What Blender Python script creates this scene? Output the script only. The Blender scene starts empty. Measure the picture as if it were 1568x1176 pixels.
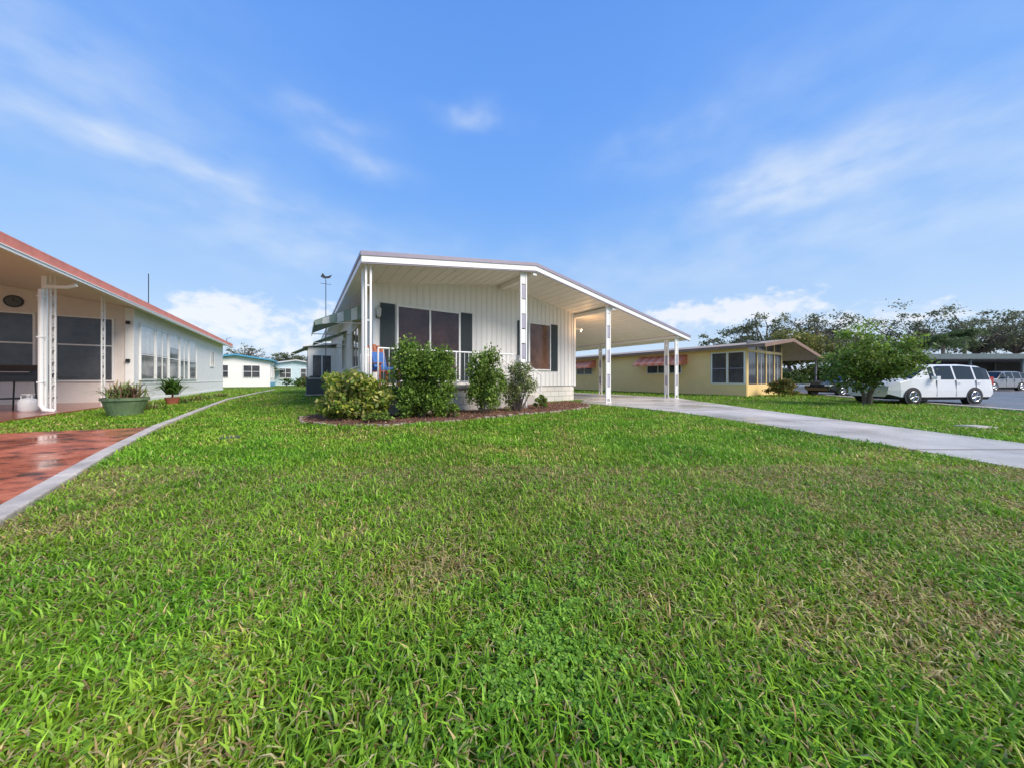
import bpy, math, random
import numpy as np
from mathutils import Vector
random.seed(7)
rng = np.random.default_rng(11)
scene = bpy.context.scene
scene.view_settings.view_transform = 'Standard'
scene.view_settings.look = 'None'
scene.view_settings.exposure = 0
ANG = math.atan2(.550, .835)
F = np.array([math.cos(ANG), math.sin(ANG)])
D = np.array([-math.sin(ANG), math.cos(ANG)])
O = np.array([-3.30, 7.05])
def loc(s, d, o=O):
    p = o + s*F + d*D
    return (float(p[0]), float(p[1]))

# ------------------------------------------------------------ materials
def new_mat(name):
    m = bpy.data.materials.new(name); m.use_nodes = True
    nt = m.node_tree; b = nt.nodes['Principled BSDF']
    return m, nt, b
def M(name, col, rough=.6, var=.12, scale=4, bump=0., bscale=40, metal=0., rvar=0., col2=None, stretch=(1,1,1), spec=None, detail=6):
    m, nt, b = new_mat(name); N = nt.nodes; L = nt.links
    tc = N.new('ShaderNodeTexCoord'); mp = N.new('ShaderNodeMapping')
    mp.inputs['Scale'].default_value = stretch
    L.new(tc.outputs['Object'], mp.inputs[0])
    nz = N.new('ShaderNodeTexNoise'); nz.inputs['Scale'].default_value = scale; nz.inputs['Detail'].default_value = detail
    nz.inputs['Roughness'].default_value = .65
    L.new(mp.outputs[0], nz.inputs['Vector'])
    cr = N.new('ShaderNodeValToRGB')
    a = [max(0, c*(1-var)) for c in col]; c2 = col2 if col2 else [min(1, c*(1+var)) for c in col]
    cr.color_ramp.elements[0].position = .3; cr.color_ramp.elements[1].position = .7
    cr.color_ramp.elements[0].color = (*a, 1); cr.color_ramp.elements[1].color = (*c2, 1)
    L.new(nz.outputs[0], cr.inputs[0]); L.new(cr.outputs[0], b.inputs['Base Color'])
    b.inputs['Roughness'].default_value = rough; b.inputs['Metallic'].default_value = metal
    if spec is not None: b.inputs['Specular IOR Level'].default_value = spec
    if rvar:
        mr = N.new('ShaderNodeMapRange'); mr.inputs[1].default_value = .35; mr.inputs[2].default_value = .65
        mr.inputs[3].default_value = max(.03, rough-rvar); mr.inputs[4].default_value = min(1, rough+rvar)
        n3 = N.new('ShaderNodeTexNoise'); n3.inputs['Scale'].default_value = scale*.6; n3.inputs['Detail'].default_value = 5
        L.new(mp.outputs[0], n3.inputs['Vector'])
        L.new(n3.outputs[0], mr.inputs[0]); L.new(mr.outputs[0], b.inputs['Roughness'])
    if bump:
        n2 = N.new('ShaderNodeTexNoise'); n2.inputs['Scale'].default_value = bscale; n2.inputs['Detail'].default_value = 4
        L.new(mp.outputs[0], n2.inputs['Vector'])
        bp = N.new('ShaderNodeBump'); bp.inputs['Strength'].default_value = bump; bp.inputs['Distance'].default_value = .02
        L.new(n2.outputs[0], bp.inputs['Height']); L.new(bp.outputs[0], b.inputs['Normal'])
    return m
def M_brick(name, c1, c2, mortar, bw=.4, bh=.2):
    m, nt, b = new_mat(name); N = nt.nodes; L = nt.links
    tc = N.new('ShaderNodeTexCoord'); sp = N.new('ShaderNodeSeparateXYZ'); L.new(tc.outputs['Object'], sp.inputs[0])
    ad = N.new('ShaderNodeMath'); ad.operation = 'ADD'; L.new(sp.outputs[0], ad.inputs[0]); L.new(sp.outputs[1], ad.inputs[1])
    cb = N.new('ShaderNodeCombineXYZ'); L.new(ad.outputs[0], cb.inputs[0]); L.new(sp.outputs[2], cb.inputs[1])
    br = N.new('ShaderNodeTexBrick'); L.new(cb.outputs[0], br.inputs['Vector'])
    br.inputs['Scale'].default_value = 1; br.inputs['Brick Width'].default_value = bw; br.inputs['Row Height'].default_value = bh
    br.inputs['Mortar Size'].default_value = .008
    br.inputs['Color1'].default_value = (*c1, 1); br.inputs['Color2'].default_value = (*c2, 1); br.inputs['Mortar'].default_value = (*mortar, 1)
    L.new(br.outputs[0], b.inputs['Base Color']); b.inputs['Roughness'].default_value = .8
    bp = N.new('ShaderNodeBump'); bp.inputs['Strength'].default_value = .6; bp.inputs['Distance'].default_value = .02; bp.invert = True
    L.new(br.outputs['Fac'], bp.inputs['Height']); L.new(bp.outputs[0], b.inputs['Normal'])
    return m
def M_leaf(name, rough=.5, trans=.3, tint=1.0):
    m, nt, b = new_mat(name); N = nt.nodes; L = nt.links
    at = N.new('ShaderNodeAttribute'); at.attribute_name = 'Col'
    L.new(at.outputs['Color'], b.inputs['Base Color']); b.inputs['Roughness'].default_value = rough
    b.inputs['Specular IOR Level'].default_value = .3
    tr = N.new('ShaderNodeBsdfTranslucent'); L.new(at.outputs['Color'], tr.inputs[0])
    mx = N.new('ShaderNodeMixShader'); mx.inputs[0].default_value = trans
    L.new(b.outputs[0], mx.inputs[1]); L.new(tr.outputs[0], mx.inputs[2])
    L.new(mx.outputs[0], N['Material Output'].inputs[0])
    return m
WHITE = M('white_siding', (.83,.79,.74), .45, .04, 1.5, stretch=(1,1,.3))
TRIM = M('white_trim', (.84,.82,.79), .4, .03, 6)
CEIL = M('cream_ceiling', (.86,.80,.72), .5, .03, 2)
LILAC = M('lilac_grey_trim_and_shade', (.28,.24,.31), .45, .08, 6)
SHUT = M('dark_green_shutter', (.025,.035,.035), .4, .2, 10)
GLASS = M('dark_window_glass', (.035,.018,.018), .04, .5, .9, col2=(.15,.075,.07))
GLASSB = M('brown_window_glass', (.10,.04,.025), .06, .4, 1.2, col2=(.20,.10,.06))
GLASSG = M('screen_glass', (.045,.045,.05), .12, .4, 1.0, col2=(.11,.11,.12))
GLASSL = M('porch_glass', (.10,.11,.12), .06, .45, 1.0, col2=(.26,.27,.27))
BLIND = M('window_blind', (.66,.65,.63), .25, .15, 3)
BRICK = M_brick('white_block_skirt', (.70,.64,.57), (.80,.74,.67), (.42,.38,.34))
CONC = M('wet_concrete_drive', (.60,.53,.46), .28, .26, .9, bump=.25, bscale=60, rvar=.2)
JOINT = M('concrete_joint', (.18,.16,.14), .8)
CURBM = M('curb_concrete', (.54,.47,.40), .75, .3, 3, bump=.5)
SHING = M('roof_membrane', (.55,.55,.56), .6, .08, 2)
BLACK = M('black_metal', (.02,.02,.022), .35, .2, 10)
METAL = M('galvanized_metal', (.45,.46,.47), .4, .15, 5, metal=.7)
WOOD = M('bark', (.17,.13,.10), .9, .3, 9, bump=.6, stretch=(1,1,.25))
LEAF = M_leaf('leaf'); GRASSM = M_leaf('grass_blade', .45, .3)

def M_red():
    m, nt, b = new_mat('wet_red_painted_concrete'); N = nt.nodes; L = nt.links
    tc = N.new('ShaderNodeTexCoord'); mp = N.new('ShaderNodeMapping'); mp.inputs['Scale'].default_value = (1, 1.8, 1); mp.inputs['Rotation'].default_value = (0, 0, .5)
    L.new(tc.outputs['Object'], mp.inputs[0])
    n1 = N.new('ShaderNodeTexNoise'); n1.inputs['Scale'].default_value = 2.3; n1.inputs['Detail'].default_value = 11; n1.inputs['Roughness'].default_value = .76
    L.new(mp.outputs[0], n1.inputs['Vector'])
    cr = N.new('ShaderNodeValToRGB'); e = cr.color_ramp.elements
    e[0].position = .39; e[0].color = (.10,.04,.03,1); e[1].position = .49; e[1].color = (.58,.15,.075,1)
    x = e.new(.66); x.color = (.76,.25,.14,1)
    L.new(n1.outputs[0], cr.inputs[0]); L.new(cr.outputs[0], b.inputs['Base Color'])
    n2 = N.new('ShaderNodeTexNoise'); n2.inputs['Scale'].default_value = 1.1; n2.inputs['Detail'].default_value = 6
    L.new(tc.outputs['Object'], n2.inputs['Vector'])
    mr = N.new('ShaderNodeMapRange'); mr.inputs[1].default_value = .4; mr.inputs[2].default_value = .6; mr.inputs[3].default_value = .06; mr.inputs[4].default_value = .38
    L.new(n2.outputs[0], mr.inputs[0]); L.new(mr.outputs[0], b.inputs['Roughness'])
    return m
RED = M_red()
def M_ground():
    m, nt, b = new_mat('lawn_ground'); N = nt.nodes; L = nt.links
    tc = N.new('ShaderNodeTexCoord')
    n1 = N.new('ShaderNodeTexNoise'); n1.inputs['Scale'].default_value = .9; n1.inputs['Detail'].default_value = 10; n1.inputs['Roughness'].default_value = .7
    L.new(tc.outputs['Object'], n1.inputs['Vector'])
    cr = N.new('ShaderNodeValToRGB'); e = cr.color_ramp.elements
    e[0].position = .35; e[0].color = (.09,.18,.015,1); e[1].position = .54; e[1].color = (.16,.24,.025,1)
    x = e.new(.74); x.color = (.27,.24,.06,1)
    L.new(n1.outputs[0], cr.inputs[0])
    n2 = N.new('ShaderNodeTexNoise'); n2.inputs['Scale'].default_value = 35; n2.inputs['Detail'].default_value = 4
    L.new(tc.outputs['Object'], n2.inputs['Vector'])
    mr = N.new('ShaderNodeMapRange'); mr.inputs[1].default_value = .3; mr.inputs[2].default_value = .7; mr.inputs[3].default_value = .4; mr.inputs[4].default_value = 1.15
    L.new(n2.outputs[0], mr.inputs[0])
    mx = N.new('ShaderNodeMix'); mx.data_type = 'RGBA'; mx.blend_type = 'MULTIPLY'; mx.inputs[0].default_value = 1
    L.new(cr.outputs[0], mx.inputs[6]); L.new(mr.outputs[0], mx.inputs[7])
    L.new(mx.outputs[2], b.inputs['Base Color']); b.inputs['Roughness'].default_value = .95
    b.inputs['Specular IOR Level'].default_value = .1
    return m
GROUND = M_ground()

# ------------------------------------------------------------ mesh builder
def empty(name, x=0, y=0, z=0, rz=0, sc=1):
    e = bpy.data.objects.new(name, None); scene.collection.objects.link(e)
    e.location = (x, y, z); e.rotation_euler = (0, 0, rz); e.scale = (sc, sc, sc); e.empty_display_size = .3
    return e
class MB:
    def __init__(s): s.v = []; s.f = []; s.m = []
    def add(s, vs, fs, mi=0):
        n = len(s.v); s.v += [tuple(map(float, v)) for v in vs]
        for f in fs: s.f.append([i+n for i in f]); s.m.append(mi)
    def box(s, x0, x1, y0, y1, z0, z1, mi=0):
        s.add([(x0,y0,z0),(x1,y0,z0),(x1,y1,z0),(x0,y1,z0),(x0,y0,z1),(x1,y0,z1),(x1,y1,z1),(x0,y1,z1)],
              [(0,3,2,1),(4,5,6,7),(0,1,5,4),(1,2,6,5),(2,3,7,6),(3,0,4,7)], mi)
    def prism_y(s, poly, y0, y1, mi=0):
        n = len(poly); vs = [(p[0], y0, p[1]) for p in poly]+[(p[0], y1, p[1]) for p in poly]
        s.add(vs, [list(range(n)), list(range(2*n-1, n-1, -1))]+[(i, i+n, (i+1)%n+n, (i+1)%n) for i in range(n)], mi)
    def prism_x(s, poly, x0, x1, mi=0):
        n = len(poly); vs = [(x0, p[0], p[1]) for p in poly]+[(x1, p[0], p[1]) for p in poly]
        s.add(vs, [list(range(n)), list(range(2*n-1, n-1, -1))]+[(i, i+n, (i+1)%n+n, (i+1)%n) for i in range(n)], mi)
    def prism_z(s, poly, z0, z1, mi=0):
        n = len(poly); vs = [(p[0], p[1], z0) for p in poly]+[(p[0], p[1], z1) for p in poly]
        s.add(vs, [list(range(n-1, -1, -1)), list(range(n, 2*n))]+[(i, (i+1)%n, (i+1)%n+n, i+n) for i in range(n)], mi)
    def tube(s, pts, radii, n=8, mi=0, cap=True):
        pts = [Vector(p) for p in pts]; rings = []
        if not hasattr(radii, '__len__'): radii = [radii]*len(pts)
        for i, p in enumerate(pts):
            t = (pts[min(i+1, len(pts)-1)]-pts[max(i-1, 0)]).normalized()
            a = Vector((0, 0, 1)) if abs(t.z) < .9 else Vector((1, 0, 0))
            u = t.cross(a).normalized(); w = t.cross(u)
            rings.append([p+(u*math.cos(2*math.pi*k/n)+w*math.sin(2*math.pi*k/n))*radii[i] for k in range(n)])
        vs = [v for r in rings for v in r]; fs = []
        for i in range(len(pts)-1):
            for k in range(n):
                fs.append((i*n+k, i*n+(k+1)%n, (i+1)*n+(k+1)%n, (i+1)*n+k))
        if cap: fs += [list(range(n)), list(range((len(pts)-1)*n, len(pts)*n))]
        s.add(vs, fs, mi)
    def strip(s, pts, w, z0, z1, mi=0, gap=0.):
        for a, b in zip(pts[:-1], pts[1:]):
            a = np.array(a); b = np.array(b); t = (b-a)/np.linalg.norm(b-a); n = np.array([-t[1], t[0]])*w/2
            a2 = a+t*gap; b2 = b-t*gap
            s.prism_z([a2-n, b2-n, b2+n, a2+n], z0, z1, mi)
    def obj(s, name, mats, parent=None, smooth=False, bevel=0.):
        me = bpy.data.meshes.new(name); me.from_pydata(s.v, [], s.f)
        for m in mats: me.materials.append(m)
        me.polygons.foreach_set('material_index', s.m)
        if smooth: me.polygons.foreach_set('use_smooth', [True]*len(s.f))
        me.update()
        o = bpy.data.objects.new(name, me); scene.collection.objects.link(o)
        if parent: o.parent = parent
        if bevel:
            bm = o.modifiers.new('b', 'BEVEL'); bm.width = bevel; bm.segments = 2; bm.limit_method = 'ANGLE'
        return o
def quads_obj(name, V, Q, cols, mats, parent=None):
    me = bpy.data.meshes.new(name); nv = len(V); nq = len(Q)
    me.vertices.add(nv); me.vertices.foreach_set('co', V.astype(np.float32).ravel())
    me.loops.add(nq*4); me.loops.foreach_set('vertex_index', Q.astype(np.int32).ravel())
    me.polygons.add(nq); me.polygons.foreach_set('loop_start', np.arange(0, nq*4, 4, dtype=np.int32))
    try: me.polygons.foreach_set('loop_total', np.full(nq, 4, dtype=np.int32))
    except Exception: pass
    me.update(calc_edges=True)
    ca = me.color_attributes.new('Col', 'FLOAT_COLOR', 'POINT')
    c = np.ones((nv, 4), dtype=np.float32); c[:, :3] = cols; ca.data.foreach_set('color', c.ravel())
    for m in mats: me.materials.append(m)
    o = bpy.data.objects.new(name, me); scene.collection.objects.link(o)
    if parent: o.parent = parent
    return o
def unit(a): return a/np.maximum(np.linalg.norm(a, axis=1, keepdims=True), 1e-6)
def leaves_arr(P, size, cols, aspect=.5, up=.0, jit=.35):
    n = len(P); a = unit(rng.normal(size=(n, 3))+np.array([0, 0, up])); b = unit(np.cross(a, rng.normal(size=(n, 3))))
    s = size*(1+jit*rng.normal(size=(n, 1))).clip(.4, 2); w = s*aspect
    V = np.stack([P-a*s*.5, P+b*w*.5, P+a*s*.5, P-b*w*.5], 1).reshape(-1, 3)
    return V, np.arange(4*n).reshape(n, 4), np.repeat(cols, 4, 0)
def blades_arr(P, L, W, lean, cols, two=True, phi=None):
    n = len(P)
    if phi is None: phi = rng.uniform(0, 2*np.pi, n)
    d = np.stack([np.cos(phi), np.sin(phi), np.zeros(n)], 1); t2 = phi+np.pi/2+rng.normal(size=n)*.5
    w = np.stack([np.cos(t2), np.sin(t2), np.zeros(n)], 1)*W[:, None]*.5
    up = np.array([0, 0, 1.]); L = L[:, None]; le = lean[:, None]
    mid = P+up*L*(.62-.2*le)+d*L*le*.35
    tip = mid+up*L*(.38-.45*le)+d*L*(.25+.3*le)
    tip[:, 2] = np.maximum(tip[:, 2], .006)
    if two:
        V = np.stack([P-w*.8, P+w*.8, mid-w, mid+w, tip-w*.12, tip+w*.12], 1).reshape(-1, 3)
        b = np.arange(n)[:, None]*6
        Q = np.stack([b+[0, 1, 3, 2], b+[2, 3, 5, 4]], 1).reshape(-1, 4)
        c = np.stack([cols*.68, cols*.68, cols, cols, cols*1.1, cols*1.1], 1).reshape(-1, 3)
    else:
        V = np.stack([P-w, P+w, tip+w*.25, tip-w*.25], 1).reshape(-1, 3)
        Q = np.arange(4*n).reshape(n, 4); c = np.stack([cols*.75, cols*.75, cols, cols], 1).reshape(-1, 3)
    return V, Q, c
def merge(parts):
    Vs, Qs, Cs = [], [], []; k = 0
    for V, Q, C in parts: Vs.append(V); Qs.append(Q+k); Cs.append(C); k += len(V)
    return np.concatenate(Vs), np.concatenate(Qs), np.concatenate(Cs)
_tab = rng.random((256, 256))
def vnoise(x, y):
    xi = np.floor(x).astype(int); yi = np.floor(y).astype(int); fx = x-xi; fy = y-yi
    fx = fx*fx*(3-2*fx); fy = fy*fy*(3-2*fy); g = lambda i, j: _tab[i % 256, j % 256]
    return (g(xi, yi)*(1-fx)+g(xi+1, yi)*fx)*(1-fy)+(g(xi, yi+1)*(1-fx)+g(xi+1, yi+1)*fx)*fy
def fbm(x, y, o=4):
    r = 0; a = .5; t = 0
    for i in range(o): r = r+a*vnoise(x*2**i+i*17.3, y*2**i+i*9.1); t += a; a *= .55
    return r/t
def inpoly(x, y, poly):
    r = np.zeros(len(x), bool); n = len(poly)
    for i in range(n):
        x1, y1 = poly[i]; x2, y2 = poly[(i+1) % n]
        if y1 == y2: continue
        c = ((y1 > y) != (y2 > y)) & (x < (x2-x1)*(y-y1)/(y2-y1)+x1); r ^= c
    return r
def pal(n, cols, jit=.15):
    cols = np.array(cols); c = cols[rng.integers(0, len(cols), n)]
    return c*(1+jit*rng.normal(size=(n, 1))).clip(.4, 1.8)

# ------------------------------------------------------------ ground, drives
g = MB(); g.prism_z([(-400,-60),(400,-60),(400,500),(-400,500)], -.3, 0.0); g.obj('ground', [GROUND])
drive = [(5,-4),(4.97,3.07),(4.94,4.24),(4.8,6.24),(4.4,8.3),(3.6,10),(2.5,11.6),(2.97,12.98),(-2.25,20.9),(1.84,23.6),(7.6,14.8),(7.35,13),(7.12,10),(7,7.3),(6.95,4.28),(7,-4)]
dv = MB(); dv.prism_z(drive, -.05, .03, 0)
for (a, b) in [((4.97,1.2),(7,1.2)),((4.94,3.9),(6.95,3.9)),((4.8,6.6),(7,6.6)),((4.3,8.6),(7.1,9.3)),((3.4,10.3),(7.3,12.2)),((2.9,12.9),(7.5,14.9))]:
    dv.strip([a, b], .018, .031, .0345, 1)
dv.obj('concrete_driveway', [CONC, JOINT])
reddrive = [(-6.62,5.78),(-3.28,1.92),(-2.0,.2),(-.8,-3),(-16,-3),(-16,1.8),(-8.3,5.05)]
r = MB(); r.prism_z(reddrive, -.05, .025); r.obj('red_driveway', [RED])
curb = [(-.6,-3),(-1.8,.2),(-3.12,1.85),(-4.8,3.75),(-6.5,5.8),(-7.3,6.9),(-8.2,8.1),(-10.1,10.7),(-12.2,13.6),(-15.8,19.6),(-19.3,25.7)]
cp = []
for a, b in zip(curb[:-1], curb[1:]):
    n = max(1, int(math.dist(a, b)/.9))
    for i in range(n): cp.append((a[0]+(b[0]-a[0])*i/n, a[1]+(b[1]-a[1])*i/n))
cp.append(curb[-1])
c = MB(); c.strip(cp, .13, -.05, .055, 0, gap=.003); c.obj('kerb', [CURBM], bevel=.012)
road = [(11.5,-10),(12.6,5),(14.0,8.7),(15.0,12.1),(17.4,19),(30,45),(60,100),(120,100),(60,-10)]
ASPH = M('wet_asphalt', (.16,.16,.165), .4, .25, .8, bump=.3, bscale=90, rvar=.22)
rd = MB(); rd.prism_z(road, -.05, .012)
rd.strip([(11.5,-10),(12.6,5),(14.0,8.7),(15.0,12.1),(17.4,19),(30,45)], .25, .0, .06, 1)
rd.obj('road', [ASPH, CURBM])
bed = [(-4.85,7.9),(-4.78,7.2),(-4.25,6.4),(-3.3,5.98),(-2.3,6.02),(-1.05,6.8),(.42,7.95),(1.5,8.85),(2.3,9.75),(2.6,10.6),(2.45,11.5),(2.2,12.3),(.5,11),(-3.3,7.9),(-4.3,8.6)]
MULCH = M('red_brown_mulch', (.15,.07,.045), .95, .5, 25, bump=1, bscale=60, col2=(.27,.13,.08))
be = MB(); be.prism_z(bed, -.05, .035)
bo = be.obj('mulch_bed', [MULCH])
P = np.stack([rng.uniform(-5.1, 2.9, 22000), rng.uniform(5.7, 12.4, 22000), rng.uniform(.035, .07, 22000)], 1)
ins_ = inpoly(P[:, 0]+rng.normal(size=22000)*.09, P[:, 1]+rng.normal(size=22000)*.09, bed); P = P[ins_]
V, Q, C = leaves_arr(P, .05, pal(len(P), [(.28,.12,.07),(.17,.08,.045),(.36,.19,.11),(.09,.05,.03),(.42,.28,.16)]), .3)
quads_obj('mulch_chips', V, Q, C, [LEAF], bo)
ed = MB(); out = bed[:11]; pts = []
for a, b in zip(out[:-1], out[1:]):
    n = max(1, round(math.dist(a, b)/.17))
    for i in range(n): pts.append((a[0]+(b[0]-a[0])*i/n, a[1]+(b[1]-a[1])*i/n))
for i, (a, b) in enumerate(zip(pts[:-1], pts[1:])):
    if random.random() < .2: continue
    z = .045+random.uniform(-.02, .02); jx, jy = random.uniform(-.03,.03), random.uniform(-.03,.03); cx, cy = (a[0]+b[0])/2+jx, (a[1]+b[1])/2+jy
    k_ = random.uniform(.6, .92); an = random.uniform(-.25, .25); ux, uy = (b[0]-a[0])/2*k_, (b[1]-a[1])/2*k_
    dx, dy = ux*math.cos(an)-uy*math.sin(an), ux*math.sin(an)+uy*math.cos(an)
    l = math.hypot(dx, dy); nx, ny = -dy/l*.035, dx/l*.035
    ed.prism_z([(cx-dx-nx, cy-dy-ny), (cx+dx-nx, cy+dy-ny), (cx+dx+nx, cy+dy+ny), (cx-dx+nx, cy-dy+ny)], -.03, max(.04, z))
ed.obj('garden_edging', [M('edging_stone', (.36,.28,.22), .85, .45, 6, bump=.4)], bevel=.018)

# ------------------------------------------------------------ main home
H = empty('mobile_home', O[0], O[1], 0, ANG)
def zt(s):
    return 3.70+(4.40-3.70)*s/4.81 if s < 4.81 else 4.40+(2.86-4.40)*(s-4.81)/(13.7-4.81)
SR = 4.81; SE = 13.7
b = MB()
def slab(mb, s0, s1, off0, off1, d0, d1, mi=0):
    pts = [s0]+([SR] if s0 < SR < s1 else [])+[s1]
    poly = [(s, zt(s)+off0) for s in pts]+[(s, zt(s)+off1) for s in reversed(pts)]
    mb.prism_y(poly, d0, d1, mi)
slab(b, 0.0, 8.6, -.16, -.012, .0, 19, 0)
slab(b, 8.603, SE, -.16, -.012, .0, 11, 0)
b.obj('roof', [CEIL], H)
b = MB(); slab(b, -.03, SE+.03, -.012, 0.008, -.02, 11, 0); slab(b, -.03, 8.6, -.012, 0.008, 11.0, 19.02, 0); b.obj('roof_sheet', [SHING], H)
b = MB()
slab(b, -.05, SE+.05, -.215, -.075, -.04, -.001, 0); slab(b, -.07, SE+.07, -.073, .025, -.06, -.0, 1)
slab(b, -.05, SE+.05, -.245, -.218, -.025, -.001, 1)  # dark strip below the white fascia, coloured to stand in for its shadow line
b.box(-.05, -.001, 0, 19, zt(0)-.215, zt(0)-.075, 0); b.box(-.07, -.001, 0.001, 19, zt(0)-.073, zt(0)+.02, 1)
b.box(SE+.001, SE+.05, 0, 11, zt(SE)-.2, zt(SE)-.06, 0); b.box(SE+.001, SE+.07, 0.001, 11, zt(SE)-.058, zt(SE)+.025, 1)
b.obj('fascia', [TRIM, LILAC], H)
b = MB(); s = .3
while s < 13.5:
    dend = 1.99 if .5 < s < 8.5 else 11
    b.box(s-.006, s+.006, .02, dend, zt(s)-.168, zt(s)-.158); s += .3
b.obj('ceiling_seams', [M('ceiling_seam', (.76,.70,.62), .6)], H)
b = MB(); b.box(SR-.07, SR+.07, .02, 1.98, zt(SR)-.34, zt(SR)-.175); b.box(8.42, 8.60, .02, 11, zt(8.5)-.32, zt(8.5)-.19)
b.box(12.85, 12.98, .02, 11, zt(12.9)-.29, zt(12.9)-.17)
b.obj('roof_beams', [TRIM], H)
zc = lambda s: zt(s)-.16
b = MB()
b.prism_y([(.55,.62),(8.44,.62),(8.44,zc(8.44)),(SR,zc(SR)),(.55,zc(.55))], 2.0, 2.12, 0)
b.box(.55, .67, 2.121, 18.5, .62, zc(.6), 0); b.box(8.32, 8.44, 2.121, 18.5, .62, zc(8.44)-.001, 0); b.box(.55, 8.44, 18.5, 18.6, .62, 3.5, 0)
for i in range(1, 39):
    s = .55+i*.2025
    for q in (0, .035): b.box(s+q, s+q+.010, 1.991, 1.9995, .62, zc(s)-.01, 0)
for i in range(80):
    d = 2.2+i*.203; b.box(.541, .5495, d, d+.014, .62, 3.55, 0); b.box(8.4405, 8.448, d, d+.014, .62, 3.5, 0)
b.box(.53, .62, 1.975, 2.03, .6, zc(.6)-.01, 1); b.box(8.38, 8.47, 1.975, 2.03, .6, zc(8.4)-.03, 1)
b.obj('walls', [WHITE, TRIM], H)
b = MB(); b.box(.58, 8.41, 2.04, 18.4, 0, .618); b.box(.22, 4.68, .27, 1.97, 0, .64); b.obj('block_skirt', [BRICK], H)
b = MB(); b.box(.15, 4.75, .2, 1.985, .642, .72)
for i, zz in enumerate((.54, .36, .18)): b.box(4.752+i*.3, 5.052+i*.3, .75, 1.9, 0, zz)
b.obj('porch_deck', [M('deck_concrete', (.46,.41,.36), .7, .15, 4)], H, bevel=.01)
def window(mb, s0, s1, z0, z1, y, bars=(.5,), hbars=(), fr=.05, ax='s', gl=1, fm=0, sg=-1, blind=None):
    def bx(a0, a1, c0, c1, e0, e1, mi):
        lo, hi = sorted((y+sg*c0, y+sg*c1))
        if ax == 's': mb.box(a0, a1, lo, hi, e0, e1, mi)
        else: mb.box(lo, hi, a0, a1, e0, e1, mi)
    bx(s0+fr, s1-fr, .012, .028, z0+fr, z1-fr, gl)
    bx(s0, s0+fr, .009, .06, z0, z1, fm); bx(s1-fr, s1, .009, .06, z0, z1, fm)
    bx(s0+fr, s1-fr, .009, .06, z0, z0+fr, fm); bx(s0+fr, s1-fr, .009, .06, z1-fr, z1, fm)
    for k in bars: c_ = s0+(s1-s0)*k; bx(c_-.025, c_+.025, .009, .05, z0+fr, z1-fr, fm)
    for k in hbars: c_ = z0+(z1-z0)*k; bx(s0+fr, s1-fr, .009, .045, c_-.022, c_+.022, fm)
    if blind: bx(s0+fr+.002, s1-fr-.002, .029, .034, z0+(z1-z0)*blind[0], z1-fr-.002, blind[1])
b = MB()
window(b, 1.17, 3.2, .80, 3.08, 2.0, (.5,), fr=.055, gl=1)
window(b, 5.98, 7.08, 1.22, 3.03, 2.0, (.05,), fr=.04, gl=2)
window(b, 4.6, 6.3, 1.3, 2.8, .55, (.5,), (), ax='d'); window(b, 9, 10.2, 1.3, 2.8, .55, (.5,), (), ax='d')
b.obj('windows', [TRIM, GLASS, GLASSB], H)
b = MB()
for s0, s1, z0, z1 in [(.72,1.13,.8,3.08),(3.24,3.64,.8,3.08),(5.5,5.93,1.2,3.05),(7.12,7.46,1.2,3.05)]:
    b.box(s0, s1, 1.965, 1.990, z0, z1)
    zz = z0+.08
    while zz < z1-.1:
        b.box(s0+.04, s1-.04, 1.955, 1.966, zz, zz+.03); zz += .055
b.obj('shutters', [SHUT], H)
def column(mb, s, d, z1, ax='s', w=.10, z0=.02, ins=True):
    def bx(a0, a1, c0, c1, e0, e1, mi=0):
        if ax == 's': mb.box(s+a0, s+a1, d+c0, d+c1, e0, e1, mi)
        else: mb.box(s+c0, s+c1, d+a0, d+a1, e0, e1, mi)
    for q in (-w, w): bx(q-.022, q+.022, -.022, .022, z0, z1)
    bx(-w-.04, w+.04, -.04, .04, z0-.015, z0+.03)
    if not ins:
        z = z0+.6
        while z < z1-.3: bx(-w+.023, w-.023, -.01, .01, z, z+.025); z += .8
        return
    z = z0+.15; k = 0
    while z < z1-.5:
        if k % 2: bx(-w+.023, w-.023, -.006, .006, z, z+.42, 1)
        else: bx(-w+.023, w-.023, -.008, .008, z, z+.42, 0)
        z += .45; k += 1
    if z < z1-.05: bx(-w+.023, w-.023, -.008, .008, z, z1-.03, 0)
b = MB()
column(b, .12, .16, zt(.1)-.2, 's', .05, ins=False); column(b, .06, .55, zt(.06)-.2, 'd', .05, ins=False)
column(b, 4.45, .13, zt(4.4)-.2); column(b, 8.3, .13, zt(8.3)-.2); column(b, 12.9, .13, zt(12.9)-.22)
column(b, 12.9, .6, zt(12.9)-.3, 'd', .08); column(b, 12.9, 4.5, zt(12.9)-.3, 'd', .09); column(b, 12.9, 9, zt(12.9)-.3, 'd', .09); column(b, 8.5, 5.2, zt(8.5)-.35, 'd', .09)
b.obj('porch_columns', [TRIM, M('column_insert', (.38,.35,.42), .5, .1)], H)
b = MB()
def rail(mb, p0, p1, zb, zt_, n):
    p0 = Vector(p0); p1 = Vector(p1)
    mb.tube([(p0.x, p0.y, zt_), (p1.x, p1.y, zt_)], .022, 6); mb.tube([(p0.x, p0.y, zb), (p1.x, p1.y, zb)], .016, 6)
    for i in range(n+1):
        p = p0.lerp(p1, i/n); mb.tube([(p.x, p.y, zb-(.1 if i % 8 == 0 else 0)), (p.x, p.y, zt_)], .02 if i % 8 == 0 else .008, 6)
rail(b, (.35, .27, 0), (4.3, .27, 0), .82, 1.62, 32); rail(b, (.2, .7, 0), (.2, 1.95, 0), .82, 1.62, 10)
rail(b, (4.68, .3, 0), (4.68, .75, 0), .82, 1.62, 4)
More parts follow.
